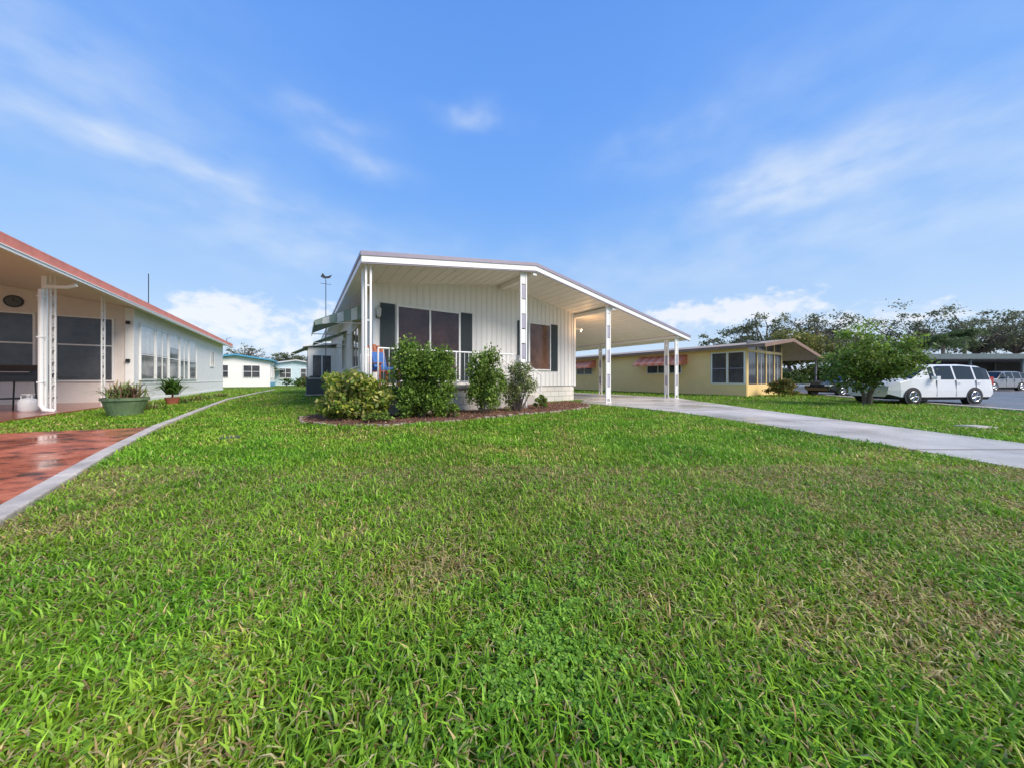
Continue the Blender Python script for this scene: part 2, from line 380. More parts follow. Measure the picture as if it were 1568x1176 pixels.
for dd in (.78, 1.86):
    b.tube([(4.75, dd, 1.6), (5.65, dd, 1.02)], .022, 6); b.tube([(4.75, dd, .95), (5.65, dd, .4)], .016, 6)
    for k in range(7):
        s = 4.75+k*.15; b.tube([(s, dd, .92-k*.092), (s, dd, 1.6-k*.097)], .010, 6)
    b.tube([(5.65, dd, .0), (5.65, dd, 1.02)], .022, 6)
b.obj('porch_railing', [TRIM], H)
def awning(mb, x_in, x_out, y0, y1, z_in, z_out, n, m0=0, m1=1):
    w = (y1-y0)/n
    for i in range(n):
        a = y0+i*w; mi = m0 if i % 2 == 0 else m1; dz = .0 if i % 2 == 0 else .008
        mb.add([(x_in, a, z_in+dz), (x_out, a, z_out+dz), (x_out, a+w, z_out+dz), (x_in, a+w, z_in+dz),
                (x_in, a, z_in+dz-.02), (x_out, a, z_out+dz-.02), (x_out, a+w, z_out+dz-.02), (x_in, a+w, z_in+dz-.02)],
               [(0,1,2,3),(4,7,6,5),(0,4,5,1),(1,5,6,2),(2,6,7,3)], mi)
        mb.box(min(x_out, x_out-.012), x_out, a+.003, a+w-.003, z_out-.14, z_out-.022, mi)
    for a in (y0, y1): mb.tube([(x_in, a, z_in-.65), (x_out, a, z_out-.03)], .015, 5, 2)
AWG = M('sage_awning', (.26,.34,.28), .5, .1); AWW = M('white_awning', (.66,.68,.64), .5, .1)
b = MB(); awning(b, .53, -.85, 3.6, 6.8, 3.34, 2.66, 14); awning(b, .53, -.75, 8.6, 10.4, 3.1, 2.5, 9)
for i in range(7):
    x0 = .53-1.37*i/7; x1 = .53-1.37*(i+1)/7; f0 = (x0-.53)/-1.37; f1 = (x1-.53)/-1.37
    b.prism_y([(x0, 3.32-.68*f0), (x1+.01, 3.32-.68*f1), (x1+.01, 2.85-.33*f1), (x0, 2.85-.33*f0)], 3.585, 3.597, i % 2)
awning(b, -.92, -1.7, 14.0, 16.5, 2.75, 2.35, 12)
b.obj('window_awnings', [AWG, AWW, TRIM], H)
b = MB(); b.box(-.9, .545, 14.0, 17.2, 0, 2.7, 0); b.prism_y([(-1.15, 2.71), (.545, 2.95), (.545, 3.03), (-1.15, 2.79)], 13.8, 17.4, 1)
window(b, -.72, .3, 1.0, 2.3, 14.0, (.5,), gl=2, fm=1); window(b, 14.4, 16.4, .9, 2.2, -.9, (.33, .66), ax='d', gl=2, fm=1)
b.obj('side_room', [WHITE, TRIM, GLASSG], H)
b = MB(); b.tube([(-.1, 12.3, 0), (-.1, 12.3, 6.3)], .02, 6); b.tube([(-.35, 12.3, 6.05), (.15, 12.3, 6.05)], .012, 5)
b.add([(-.35,12.3,6.4),(-.15,12.3,6.32),(.1,12.3,6.4),(.2,12.3,6.6),(.02,12.3,6.5),(-.12,12.3,6.46),(-.25,12.3,6.62)], [(0,1,5,6),(1,2,3,4,5)])
b.obj('weather_vane', [BLACK], H)
b = MB(); b.box(.60, .70, 1.93, 1.98, 2.62, 2.9, 0); b.tube([(.65,1.95,2.86),(.65,1.86,2.96),(.65,1.8,2.9)], .012, 6, 0)
b.tube([(.65,1.8,2.62),(.65,1.8,2.66),(.65,1.8,2.86),(.65,1.8,2.93)], [.03,.06,.075,.02], 6, 1)
b.obj('wall_lantern', [BLACK, M('frosted_lantern', (.5,.48,.4), .3)], H)
LAMP, nt, bs = new_mat('lit_bulb'); bs.inputs['Emission Color'].default_value = (1, .62, .3, 1); bs.inputs['Emission Strength'].default_value = 5
b = MB(); b.tube([(8.55,2.1,3.02),(8.62,1.98,2.98),(8.68,1.86,2.92)], [.03,.045,.065], 10, 0); b.tube([(8.68,1.86,2.92),(8.683,1.855,2.917)], [.06,.055], 10, 1)
b.tube([(8.45,2.1,3.04),(8.56,2.1,3.04)], .04, 8, 0); b.obj('flood_lamp', [TRIM, LAMP], H)
pl = bpy.data.lights.new('porch_bulb', 'POINT'); pl.energy = 18; pl.color = (1, .55, .25); pl.shadow_soft_size = .06
po = bpy.data.objects.new('porch_bulb', pl); scene.collection.objects.link(po); po.parent = H; po.location = (8.75, 1.75, 2.95)

ch = empty('porch_chair', *loc(.62, 1.05), .72, ANG+.35)
b = MB()
for x in (-.27, .27):
    b.box(x-.03, x+.03, -.3, -.25, 0, .55); b.box(x-.03, x+.03, .25, .3, 0, .45); b.box(x-.06, x+.06, -.34, .32, .55, .58)
for k in range(5):
    x = -.22+k*.11; b.prism_x([(.22, .35), (.26, .35), (.46, 1.1-.03*abs(k-2)), (.42, 1.1-.03*abs(k-2))], x-.045, x+.045, 0)
for k in range(5): b.box(-.26, .26, -.28+k*.11, -.19+k*.11, .36, .385, 0)
b.box(-.22, .22, -.24, .2, .387, .47, 1); b.prism_x([(.12,.48),(.2,.48),(.34,.88),(.26,.88)], -.18, .18, 1)
b.obj('chair_frame', [M('orange_wood', (.38,.10,.04), .5, .25, 8), M('blue_cushion', (.04,.13,.38), .8, .2)], ch, bevel=.008)

ac = empty('air_conditioner', -10.2, 16.6, 0, ANG)
b = MB(); b.box(-.55, .55, -.5, .5, .06, .12, 2); b.box(-.46, .46, -.42, .42, .12, .9, 1)
for z in np.arange(.15, .88, .05): b.box(-.5, .5, -.46, -.425, z, z+.025, 0); b.box(-.5, -.465, -.42, .46, z, z+.025, 0); b.box(.465, .5, -.42, .46, z, z+.025, 0)
for x in (-.5, .46):
    for y in (-.47, .43): b.box(x, x+.045, y, y+.045, .1, .93, 0)
b.box(-.5, .5, -.46, .46, .93, .98, 0); b.tube([(0,0,.98),(0,0,1.03)], .36, 16, 1)
for r_ in (.1,.2,.3): b.tube([(r_*math.cos(t), r_*math.sin(t), 1.04) for t in np.linspace(0, 2*math.pi, 17)], .008, 4, 0)
b.obj('ac_body', [M('ac_grey', (.12,.13,.14), .5), BLACK, CURBM], ac)

# ------------------------------------------------------------ left house
W0 = np.array([-14.1, 11.8])
LH = empty('white_house', W0[0], W0[1], 0, ANG)
CREAMW = M('cream_wall', (.76,.68,.62), .6, .06, 2); PINK = M('salmon_fascia', (.68,.21,.14), .55, .15, 3); WH2 = M('white_stucco', (.86,.82,.79), .7, .05, 3, bump=.15, bscale=60)
lz = lambda x: 3.62-.14*(x-.45) if x > -5 else 3.62+.14*5.45+.14*(x+5)
b = MB()
b.prism_y([(.42, lz(.42)-.16), (-5, lz(-5)-.16), (-10.5, lz(-10.5)-.16), (-10.5, lz(-10.5)), (-5, lz(-5)), (.42, lz(.42))], -8.4, 16.2, 0)
b.obj('roof', [CEIL], LH)
b = MB()
b.prism_y([(.50, lz(.5)+.03), (-5, lz(-5)+.03), (-10.6, lz(-10.5)+.03), (-10.6, lz(-10.5)+.07), (-5, lz(-5)+.07), (.50, lz(.5)+.07)], -8.5, 16.3, 0)
b.box(.421, .50, -8.5, 16.3, 3.44, 3.64, 0); b.box(.421, .54, -8.5, 16.3, 3.36, 3.437, 1); b.box(.541, .56, -8.5, 16.3, 3.42, 3.44, 1)
b.obj('fascia_and_gutter', [PINK, TRIM], LH)
b = MB()
b.box(-.12, 0, 0, 15.7, 0, lz(0)-.165, 0); b.prism_y([(-9.5,0),(-.121,0),(-.121,lz(-.12)-.165),(-5,lz(-5)-.165),(-9.5,lz(-9.5)-.165)], 0, .12, 1)
b.box(-9.5, -.12, 15.6, 15.7, 0, 3.4, 0); b.box(-9.6, -9.5, 0, 15.7, 0, 3.2, 0)
b.box(-.2, .02, -.03, -.001, 0, lz(0)-.18, 2); b.box(.001, .03, 0, 15.7, .0, .12, 2); b.box(0.001, .02, 0, 15.7, .68, .74, 2)
b.obj('walls', [WH2, CREAMW, TRIM], LH)
b = MB()
for k in range(5):
    y0 = .45+k*1.56; window(b, y0, y0+1.46, .84, 3.02, 0, (.5,) if k % 2 else (), (.46,), ax='d', sg=1, gl=1, fr=.05, blind=(.48 if k != 2 else .7, 3))
window(b, 11.6, 12.6, 1.7, 2.8, 0, (.5,), (), ax='d', sg=1, gl=1)
window(b, -1.78, -.46, .8, 3.08, 0, (), (.56,), gl=2, fr=.05); window(b, -3.9, -2.18, .8, 3.08, 0, (.5,), (.56,), gl=2, fr=.05)
b.obj('windows', [TRIM, GLASSL, GLASSG, BLIND], LH)
b = MB(); b.box(-9, .25, -7.8, -.001, 0, .07); b.obj('patio_slab', [M('brick_red_patio', (.36,.13,.08), .2, .3, 4)], LH)
b = MB()
def lacy(mb, x, y, z1, w=.09):
    for q in (-w, w): mb.box(x-.014, x+.014, y+q-.014, y+q+.014, .07, z1)
    n = int(z1/.3)
    for k in range(n):
        z = .1+k*.3; mb.tube([(x, y-w, z), (x, y+w*.6, z+.09), (x, y-w*.4, z+.15), (x, y+w, z+.28)], .007, 5)
        mb.tube([(x, y+w, z), (x, y-w*.6, z+.09), (x, y+w*.4, z+.15), (x, y-w, z+.28)], .007, 5)
lacy(b, -.1, -4.30, lz(-.1)-.17); lacy(b, -.1, -1.85, lz(-.1)-.17)
b.obj('lacework_posts', [TRIM], LH)
b = MB(); b.tube([(.47,-4.75,3.4),(.44,-4.75,3.27),(.3,-4.75,3.2),(-.02,-4.75,3.17),(-.1,-4.75,3.08),(-.1,-4.75,.25),(-.05,-4.75,.14),(.12,-4.75,.1)], .045, 10)
b.box(-.14, -.06, -4.64, -4.57, .07, 3.45)
for z in (.8, 1.9, 2.9): b.box(-.15, -.05, -4.80, -4.69, z, z+.03)
b.obj('downspout', [TRIM], LH)
b = MB(); b.tube([(-2.62,-.03,3.42),(-2.62,-.0005,3.42)], .2, 20, 0); b.tube([(-2.62,-.034,3.42),(-2.62,-.031,3.42)], .16, 20, 1)
b.box(-2.63,-2.61,-.04,-.035,3.42,3.54,0); b.box(-2.62,-2.53,-.04,-.035,3.41,3.43,0)
b.obj('wall_clock', [BLACK, M('clock_face', (.10,.10,.10), .4)], LH)
b = MB(); b.tube([(-.4,2.8,3.5),(-.4,2.8,5.5)], .016, 5); b.tube([(.2,15.9,3.6),(.2,15.9,4.1),(.45,15.9,4.15)], .02, 5); b.obj('antenna_mast', [BLACK], LH)
b = MB()
for z in (1.5, 2.9): b.box(-.17,-.07,-.1,-.031,z,z+.12)
b.obj('wall_sconces', [BLACK], LH)

gr = empty('barbecue_grill', -13.0, 8.45, .07, ANG-.2, 1.0)
b = MB()
for x in (-.35, .35):
    for y in (-.2, .2): b.tube([(x, y, 0), (x*.9, y*.9, .75)], .018, 6)
b.box(-.42, .42, -.28, .28, .3, .33); b.box(-.42, .42, -.26, .26, .75, .92)
n = 10; b.prism_x([(-.27*math.cos(t), .925+.27*math.sin(t)) for t in np.linspace(0, math.pi, n)], -.42, .42)
b.box(-.85, -.43, -.25, .25, .85, .88); b.box(.43, .85, -.25, .25, .85, .88); b.tube([(-.3,-.31,1.0),(.3,-.31,1.0)], .015, 6, 1)
b.obj('grill_body', [BLACK, METAL], gr, bevel=.01)
pt = empty('propane_tank', -12.45, 8.15, .0)
b = MB(); b.tube([(0,0,.0),(0,0,.03),(0,0,.06),(0,0,.12),(0,0,.32),(0,0,.38),(0,0,.41),(0,0,.415)], [.11,.11,.13,.16,.16,.13,.07,.05], 16); b.tube([(0,0,.41),(0,0,.5)], .03, 8)
for a in range(3): t = a*2.1; b.tube([(.1*math.cos(t),.1*math.sin(t),.37),(.1*math.cos(t),.1*math.sin(t),.5)], .01, 5)
b.tube([(.1*math.cos(t),.1*math.sin(t),.5) for t in np.linspace(0,2*math.pi,13)], .012, 5)
b.obj('tank', [TRIM], pt, smooth=True)

def fronds(name, x, y, z, n, L, W, cols, parent=None, lean=.6, spread=.1):
    P = np.stack([x+rng.normal(size=n)*spread, y+rng.normal(size=n)*spread, np.full(n, z)], 1)
    V, Q, C = blades_arr(P, L*rng.uniform(.6, 1.1, n), np.full(n, W), rng.uniform(.1, lean*1.4, n), pal(n, cols))
    return quads_obj(name, V, Q, C, [LEAF], parent)
pp = empty('potted_plant', -9.4, 7.7, 0)
b = MB(); b.tube([(0,0,0),(0,0,.02),(0,0,.3),(0,0,.38),(0,0,.385),(0,0,.45)], [.25,.27,.35,.37,.4,.4], 24, 0); b.tube([(0,0,.451),(0,0,.455)], .36, 20, 1)
b.obj('pot', [M('green_glazed_pot', (.13,.19,.10), .35, .3, 5), MULCH], pp)
fronds('pot_leaves', 0, 0, .44, 200, .48, .03, [(.22,.30,.08),(.16,.26,.06),(.36,.30,.12),(.30,.17,.12)], pp, .9, .16)
dp = empty('dracaena_plant', -11.9, 11.1, 0)
b = MB(); b.tube([(0,0,0),(0,0,.25)], [.14,.2], 14); b.tube([(0,0,.25),(.02,0,.5)], [.03,.02], 6); b.obj('pot', [M('terracotta', (.35,.10,.06), .7)], dp)
fronds('dracaena_leaves', 0, 0, .35, 130, .85, .05, [(.14,.26,.04),(.2,.33,.06),(.07,.14,.03)], dp, .9, .08)
for k, (x, y) in enumerate([(-12.9,12.9),(-13.5,13.9),(-11.3,9.6),(-12.3,10.3),(-10.6,9.2),(-14.6,15.8),(-12.2,11.7)]):
    e = empty('border_plant', x, y, 0); fronds('leaves', 0, 0, 0, 90, .32, .03, [(.16,.27,.05),(.27,.36,.07),(.24,.18,.07)], e, 1, .15)

# ------------------------------------------------------------ yellow house
Y0 = np.array([12.0, 16.2]); YH = empty('yellow_house', Y0[0], Y0[1], 0, ANG)
YEL = M('yellow_siding', (.93,.66,.29), .55, .05, 2); BRF = M('brown_roof_trim', (.24,.15,.11), .7, .2, 3); ROOFG = M('tan_roof', (.38,.31,.25), .8, .2, 4, bump=.3)
yz = lambda u: 2.58+(3.08-2.58)*(u+.45)/3.95 if u < 3.5 else 3.08+(2.22-3.08)*(u-3.5)/5.8
b = MB(); prof = [-.45, 3.5, 9.3]
b.prism_y([(u, yz(u)) for u in prof]+[(u, yz(u)-.1) for u in reversed(prof)], -.9, 24, 0)
b.obj('roof', [ROOFG], YH)
b = MB(); b.prism_y([(u, yz(u)+.02) for u in (-.5, 3.5, 9.35)]+[(u, yz(u)-.16) for u in (9.35, 3.5, -.5)], -.94, -.902, 0); b.box(-.5, -.451, -.9, 24, yz(-.45)-.15, yz(-.45)+.01, 1)
b.obj('fascia', [BRF, BRF], YH)
b = MB()
nb = 15; hb = 2.42/nb
for i in range(nb):
    z = .04+i*hb
    for (p, q) in ([(1.72, 23)] if .62 < z+hb/2 < 2.3 else [(-.0, 23)]):
        b.add([(-.026, p, z), (-.026, q, z), (0, q, z+hb), (0, p, z+hb), (0, p, z), (0, q, z)], [(0,3,2,1),(0,1,5,4)], 0)
b.box(.003, .1, 0, 23, 0, 2.5, 0)
b.box(.11, 9, 3.6, 3.7, 0, 2.3, 0)
b.box(.11, 4.9, .0, .08, 0, .6, 0)
for u in (0.11, 1.3, 2.5, 3.7, 4.85): b.box(u, u+.09, -.01, .09, .601 if u > .2 else 0, yz(u)-.11, 0)
b.box(.2, 4.85, -.008, .085, 2.28, 2.42, 0)
b.box(4.86, 4.94, .09, 3.6, 0, 2.4, 0)
b.obj('walls', [YEL], YH)
b = MB(); b.box(.12, 4.85, .03, .05, .6, 2.9, 0)
for (p, q) in ((.08, .84), (.9, 1.66)):
    b.box(-.02, .002, p+.05, q-.03, .68, 2.26, 0)
b.obj('porch_screens', [GLASSG], YH)
b = MB()
for p in (.05, .84, 1.62): b.box(-.035, .002, p, p+.07, .62, 2.32, 0)
b.box(-.035, .002, .12, .84, .62, .68, 0); b.box(-.035, .002, .91, 1.62, .62, .68, 0); b.box(-.035, .002, .12, .84, 2.26, 2.32, 0); b.box(-.035, .002, .91, 1.62, 2.26, 2.32, 0)
b.box(-.03, -.021, .12, 1.62, 1.42, 1.46, 1)
for u in (1.9, 3.1, 4.3): b.box(u, u+.04, .02, .028, .6, 2.28, 0)
window(b, 3.3, 5.6, 1.2, 2.2, -.02, (.33,.66), ax='d', gl=2); window(b, 10.3, 12.0, 1.2, 2.2, -.02, (.5,), ax='d', gl=2); window(b, 15, 17, 1.2, 2.2, -.02, (.5,), ax='d', gl=2)
for u in (9.0,):
    for d in (-.6, 3, 6): b.box(u, u+.08, d, d+.08, 0, 2.2, 1)
b.obj('window_frames', [TRIM, LILAC, GLASSG], YH)
AO = M('orange_awning', (.76,.22,.12), .55, .1); AO2 = M('orange_awning_light', (.84,.36,.24), .55, .1)
b = MB(); awning(b, -.02, -.85, 3.0, 6.1, 2.32, 1.82, 12); awning(b, -.02, -.85, 10.0, 12.3, 2.32, 1.82, 9); awning(b, -.02, -.85, 14.8, 17.2, 2.32, 1.82, 9)
for a in (3.0, 10.0, 14.8): b.prism_y([(-.02, 2.30), (-.84, 1.80), (-.84, 1.68), (-.02, 1.75)], a-.015, a-.004, 0)
b.obj('orange_awnings', [AO, AO2, TRIM], YH)

# ------------------------------------------------------------ distant houses
def simple_house(name, x, y, w, l, h, wall, trim, rise=.5):
    e = empty(name, x, y, 0, ANG); b = MB()
    b.prism_y([(0,0),(w,0),(w,h),(w/2,h+rise),(0,h)], 0, l, 0)
    b.prism_y([(-.4,h-.02),(w/2,h+rise+.02),(w+.4,h-.02),(w+.4,h+.14),(w/2,h+rise+.2),(-.4,h+.14)], -.5, l+.4, 1)
    b.box(w+.002, w+.06, -.0, l, 0, .5, 1)
    window(b, w*.15, w*.4, 1, h-.5, 0, (.5,), (.5,), gl=3, fm=2); window(b, w*.6, w*.85, 1, h-.5, 0, (.5,), (.5,), gl=3, fm=2)
    for k in range(3): window(b, 1+k*l/3, 2.4+k*l/3, 1, h-.5, w, (.5,), (.5,), ax='d', sg=1, gl=3, fm=2)
    awning(b, w+.06, w+1.0, l/3+.8, l/3+2.7, h-.3, h-.8, 7, 1, 2)
    b.obj('shell', [wall, trim, TRIM, GLASSG], e); return e
BLUE = M('blue_roof', (.08,.32,.50), .5); BLUEW = M('pale_blue_wall', (.55,.66,.70), .6)
simple_house('neighbor_house', -32.8, 33.1, 6, 12, 2.9, WH2, BLUE)
simple_house('neighbor_house', -31.8, 42.0, 5.2, 12, 2.8, BLUEW, SHING)
simple_house('neighbor_house', -29.0, 50.0, 5.2, 12, 3.0, WH2, ROOFG)
simple_house('neighbor_house', -45, 52, 9, 14, 2.8, CREAMW, ROOFG)
simple_house('neighbor_house', 22, 46, 9, 14, 2.8, WH2, ROOFG)
simple_house('neighbor_house', 62, 40, 9, 14, 2.7, CREAMW, SHING)
CPo = empty('open_carport', 37, 29, 0, -.05)
b = MB(); b.box(-3.2, 22, -3, 5, 2.55, 2.85, 0); b.box(-3.3, 22.1, -3.1, -3.001, 2.5, 2.92, 1)
for k in range(7):
    for y in (-2.8, 4.6): b.box(-3+k*4, -2.88+k*4, y, y+.12, 0, 2.549, 1)
b.box(-3, 22, 4.8, 4.9, 0, 2.549, 2)
b.obj('structure', [SHING, M('teal_grey_trim', (.16,.20,.19), .6), M('brown_back_wall', (.10,.09,.08), .8)], CPo)

# ------------------------------------------------------------ vehicles
TYRE = M('tyre', (.02,.02,.02), .8); HUB = M('alloy_hub', (.55,.56,.58), .3, .1, metal=.8); CGL = M('car_glass', (.012,.014,.016), .04, .1); TAIL = M('red_tail_light', (.45,.02,.015), .2); LAMPC = M('headlamp', (.7,.72,.75), .1)
def vehicle(name, x, y, rz, sc, paint, st, belt, w, wheels, glass_rng, pillars, wr=.33):
    e = empty(name, x, y, .012, rz, sc); b = MB(); L = st[-1][0]
    xs = sorted(set([p[0] for p in st]+[q for p in pillars for q in (p-.04, p+.04)]))
    zx = [p[0] for p in st]; zz = [p[1] for p in st]; secs = []
    for X in xs:
        z = float(np.interp(X, zx, zz)); tap = min(1, .80+.2*min(1, X/.55)) * min(1, .88+.12*min(1, (L-X)/.35)); ww = w*tap
        bl = min(belt, z-.06); k = max(0, (z-belt)/.7); inn = .04+.14*min(1, k)
        low = .2+ (.12 if (X < .15 or X > L-.15) else 0)
        half = [(0, low), (ww-.1, low), (ww-.01, low+.12), (ww, .62), (ww-.03, bl), (ww-inn, max(bl+.02, z-.07)), (ww-inn-.14, z), (0, z+.015)]
        secs.append([(X-L/2, -yy, q) for yy, q in half]+[(X-L/2, yy, q) for yy, q in reversed(half[1:-1])])
    n = len(secs[0]); vs = [v for s_ in secs for v in s_]; fs = []; ms = []
    for i in range(len(xs)-1):
        xm = (xs[i]+xs[i+1])/2; za = np.interp(xs[i], zx, zz); zb_ = np.interp(xs[i+1], zx, zz); slope = (zb_-za)/(xs[i+1]-xs[i]); pil = any(abs(xm-p) < .041 for p in pillars)
        for k in range(n):
            mi = 0
            if k in (4, n-5) and glass_rng[0] < xm < glass_rng[1] and not pil: mi = 1
            if k in (5, 6, 7, 8) and (za+zb_)/2 > belt and abs(slope) > .38: mi = 1
            if k in (0, 1, n-2, n-1): mi = 2
            fs.append((i*n+k, i*n+(k+1) % n, (i+1)*n+(k+1) % n, (i+1)*n+k)); ms.append(mi)
    for f_, m_ in zip(fs, ms): b.f.append(list(f_)); b.m.append(m_)
    b.v += vs
    b.f.append(list(range(n))); b.m.append(0); b.f.append([(len(xs)-1)*n+k for k in range(n)]); b.m.append(0)
    b.obj('body', [paint, CGL, TYRE], e)
    b = MB()
    for wx in wheels:
        for sg in (-1, 1):
            X = wx-L/2; b.tube([(X, sg*(w-.22), wr), (X, sg*(w+.003), wr)], wr+.07, 20, 2)
            b.tube([(X, sg*(w-.2), wr), (X, sg*(w+.0), wr), (X, sg*(w+.02), wr)], [wr, wr, wr-.03], 22, 0)
            b.tube([(X, sg*(w+.0), wr), (X, sg*(w+.028), wr)], wr*.66, 18, 2)
            for k in range(7):
                t = k*2*math.pi/7; b.tube([(X, sg*(w+.03), wr), (X+wr*.62*math.cos(t), sg*(w+.03), wr+wr*.62*math.sin(t))], .022, 4, 1)
            b.tube([(X+wr*.64*math.cos(t), sg*(w+.03), wr+wr*.64*math.sin(t)) for t in np.linspace(0, 2*math.pi, 19)], .02, 4, 1)
    b.obj('wheels', [TYRE, HUB, BLACK], e)
    b = MB()
    for sg in (-1, 1):
        b.box(L/2-.22, L/2-.0, sg*w*.80-.09, sg*w*.80+.09, belt-.22, belt+.12, 0)
        b.box(-L/2+.02, -L/2+.3, sg*w*.66-.15, sg*w*.66+.15, .62, .74, 1)
        for p in pillars[:3]: b.box(p-L/2-.006, p-L/2+.006, min(sg*(w-.05), sg*(w+.003)), max(sg*(w-.05), sg*(w+.003)), .35, belt-.03, 2)
        b.box(pillars[0]-L/2-.3, pillars[0]-L/2-.12, sg*(w+.1)-.09, sg*(w+.1)+.09, belt, belt+.15, 3)
        for p in pillars[1:3]: b.box(p-L/2+.08, p-L/2+.26, min(sg*w, sg*(w+.02)), max(sg*w, sg*(w+.02)), belt-.14, belt-.11, 3)
    b.obj('lights_and_trim', [TAIL, LAMPC, BLACK, paint], e, bevel=.01)
WP = M('white_car_paint', (.80,.79,.78), .2, .02); BP = M('black_car_paint', (.02,.021,.024), .15, .1); SP = M('silver_car_paint', (.30,.31,.33), .25, .05, metal=.4)
VAN = [(0,.62),(.08,.82),(.45,1.0),(.95,1.14),(1.85,1.68),(2.4,1.76),(3.6,1.77),(4.55,1.70),(4.85,1.62),(5.1,1.08),(5.15,.75)]
SUV = [(0,.65),(.06,.9),(.5,1.0),(1.3,1.08),(2.0,1.6),(2.6,1.68),(3.8,1.66),(4.3,1.58),(4.65,1.05),(4.7,.75)]
SED = [(0,.5),(.06,.72),(.6,.88),(1.3,.96),(2.1,1.4),(2.6,1.45),(3.4,1.4),(4.1,1.05),(4.6,1.0),(4.7,.7)]
vehicle('parked_minivan', 15.2, 11.9, .07, .79, WP, VAN, 1.08, .97, (.98, 4.02), (1.45, 4.75), (2.15, 3.1, 4.1), .34)
vehicle('parked_suv', 36.3, 24, .1, .85, SP, SUV, 1.05, .92, (.95, 3.75), (1.6, 4.3), (2.2, 3.0, 3.8), .35)
vehicle('parked_suv', 32.5, 26.5, .1, .85, BP, SUV, 1.05, .92, (.95, 3.75), (1.6, 4.3), (2.2, 3.0, 3.8), .35)
vehicle('parked_car', 18.3, 17.6, .25, .80, BP, SED, .92, .88, (.9, 3.7), (1.6, 4.0), (2.2, 3.0, 3.7), .31)
vehicle('parked_car', 22.6, 18.6, .25, .72, SP, SED, .92, .88, (.9, 3.7), (1.6, 4.0), (2.2, 3.0, 3.7), .31)

# ------------------------------------------------------------ vegetation
def bush(name, x, y, R, Hh, n, size, cols, seed=0, clumps=26, zb=.15, ry=None, up=.4, stems=7, tight=.28, asp=.55, boxy=1.0):
    e = empty(name, x, y, 0); r_ = np.random.default_rng(seed); ry = ry or R
    cz = (Hh+zb)/2; rz = (Hh-zb)/2
    C = unit(r_.normal(size=(clumps, 3)))*r_.uniform(.2, .9, (clumps, 1)); C = np.sign(C)*np.abs(C)**boxy
    cc = C*np.array([R, ry, rz])*(.86 if boxy < 1 else 1)+np.array([0, 0, cz]); cb = r_.uniform(.72, 1.22, clumps)
    idx = r_.integers(0, clumps, n); P = cc[idx]+unit(r_.normal(size=(n, 3)))*r_.uniform(.2, 1.1, (n, 1))*np.array([R, ry, rz])*tight
    P[:, 2] = np.where(P[:, 2] < .05, .05+np.abs(r_.normal(size=n))*.1, P[:, 2])
    col = pal(n, cols)*cb[idx][:, None]
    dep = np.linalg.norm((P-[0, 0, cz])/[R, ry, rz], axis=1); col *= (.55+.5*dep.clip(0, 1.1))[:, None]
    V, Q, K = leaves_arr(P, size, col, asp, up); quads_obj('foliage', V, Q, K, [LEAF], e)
    b = MB()
    for k in range(stems):
        t = cc[k % clumps]; b.tube([(t[0]*.3, t[1]*.3, 0), (t[0]*.6, t[1]*.6, t[2]*.5), tuple(t)], [.012, .009, .004], 5)
    b.obj('stems', [WOOD], e); return e
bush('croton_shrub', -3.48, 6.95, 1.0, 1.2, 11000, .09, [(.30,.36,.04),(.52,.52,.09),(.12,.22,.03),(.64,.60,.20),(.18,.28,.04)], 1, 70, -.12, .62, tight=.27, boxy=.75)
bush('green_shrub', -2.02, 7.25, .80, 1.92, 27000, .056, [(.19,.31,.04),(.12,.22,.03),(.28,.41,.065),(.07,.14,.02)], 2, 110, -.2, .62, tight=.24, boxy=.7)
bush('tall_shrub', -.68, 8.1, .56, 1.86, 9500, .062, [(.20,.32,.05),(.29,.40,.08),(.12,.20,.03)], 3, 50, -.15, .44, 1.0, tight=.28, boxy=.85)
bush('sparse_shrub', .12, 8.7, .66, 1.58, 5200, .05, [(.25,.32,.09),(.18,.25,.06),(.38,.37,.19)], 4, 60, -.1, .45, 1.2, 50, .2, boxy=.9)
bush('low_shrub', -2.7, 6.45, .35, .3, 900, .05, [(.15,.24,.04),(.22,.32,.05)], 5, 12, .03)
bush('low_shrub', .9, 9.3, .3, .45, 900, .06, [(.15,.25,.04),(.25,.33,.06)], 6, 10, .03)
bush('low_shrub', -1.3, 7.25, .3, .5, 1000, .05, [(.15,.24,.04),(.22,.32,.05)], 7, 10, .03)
bush('red_leaf_shrub', 13.9, 16.3, .95, .95, 4500, .09, [(.19,.24,.05),(.30,.15,.06),(.12,.17,.03)], 8, 36, -.05, .6)
bush('hedge', -19, 33, 3.0, 1.6, 3000, .2, [(.08,.15,.03),(.12,.2,.04),(.3,.08,.03)], 9, 30, .05, 1)
bush('hedge', -24.0, 37, 3.0, 1.2, 3000, .2, [(.08,.15,.03),(.12,.2,.04)], 10, 30, .05, 1)
bush('hedge', 26, 30, 3, 1.7, 3500, .18, [(.07,.12,.03),(.11,.17,.03)], 12, 30, .05, 1)
bush('hedge', 33, 34, 5, 2.6, 6000, .25, [(.08,.12,.03),(.13,.18,.04)], 13, 40, .05, 1.5)
bush('hedge', 46, 40, 9, 3.4, 9000, .3, [(.07,.11,.04),(.10,.15,.04)], 14, 60, .05, 1.5)

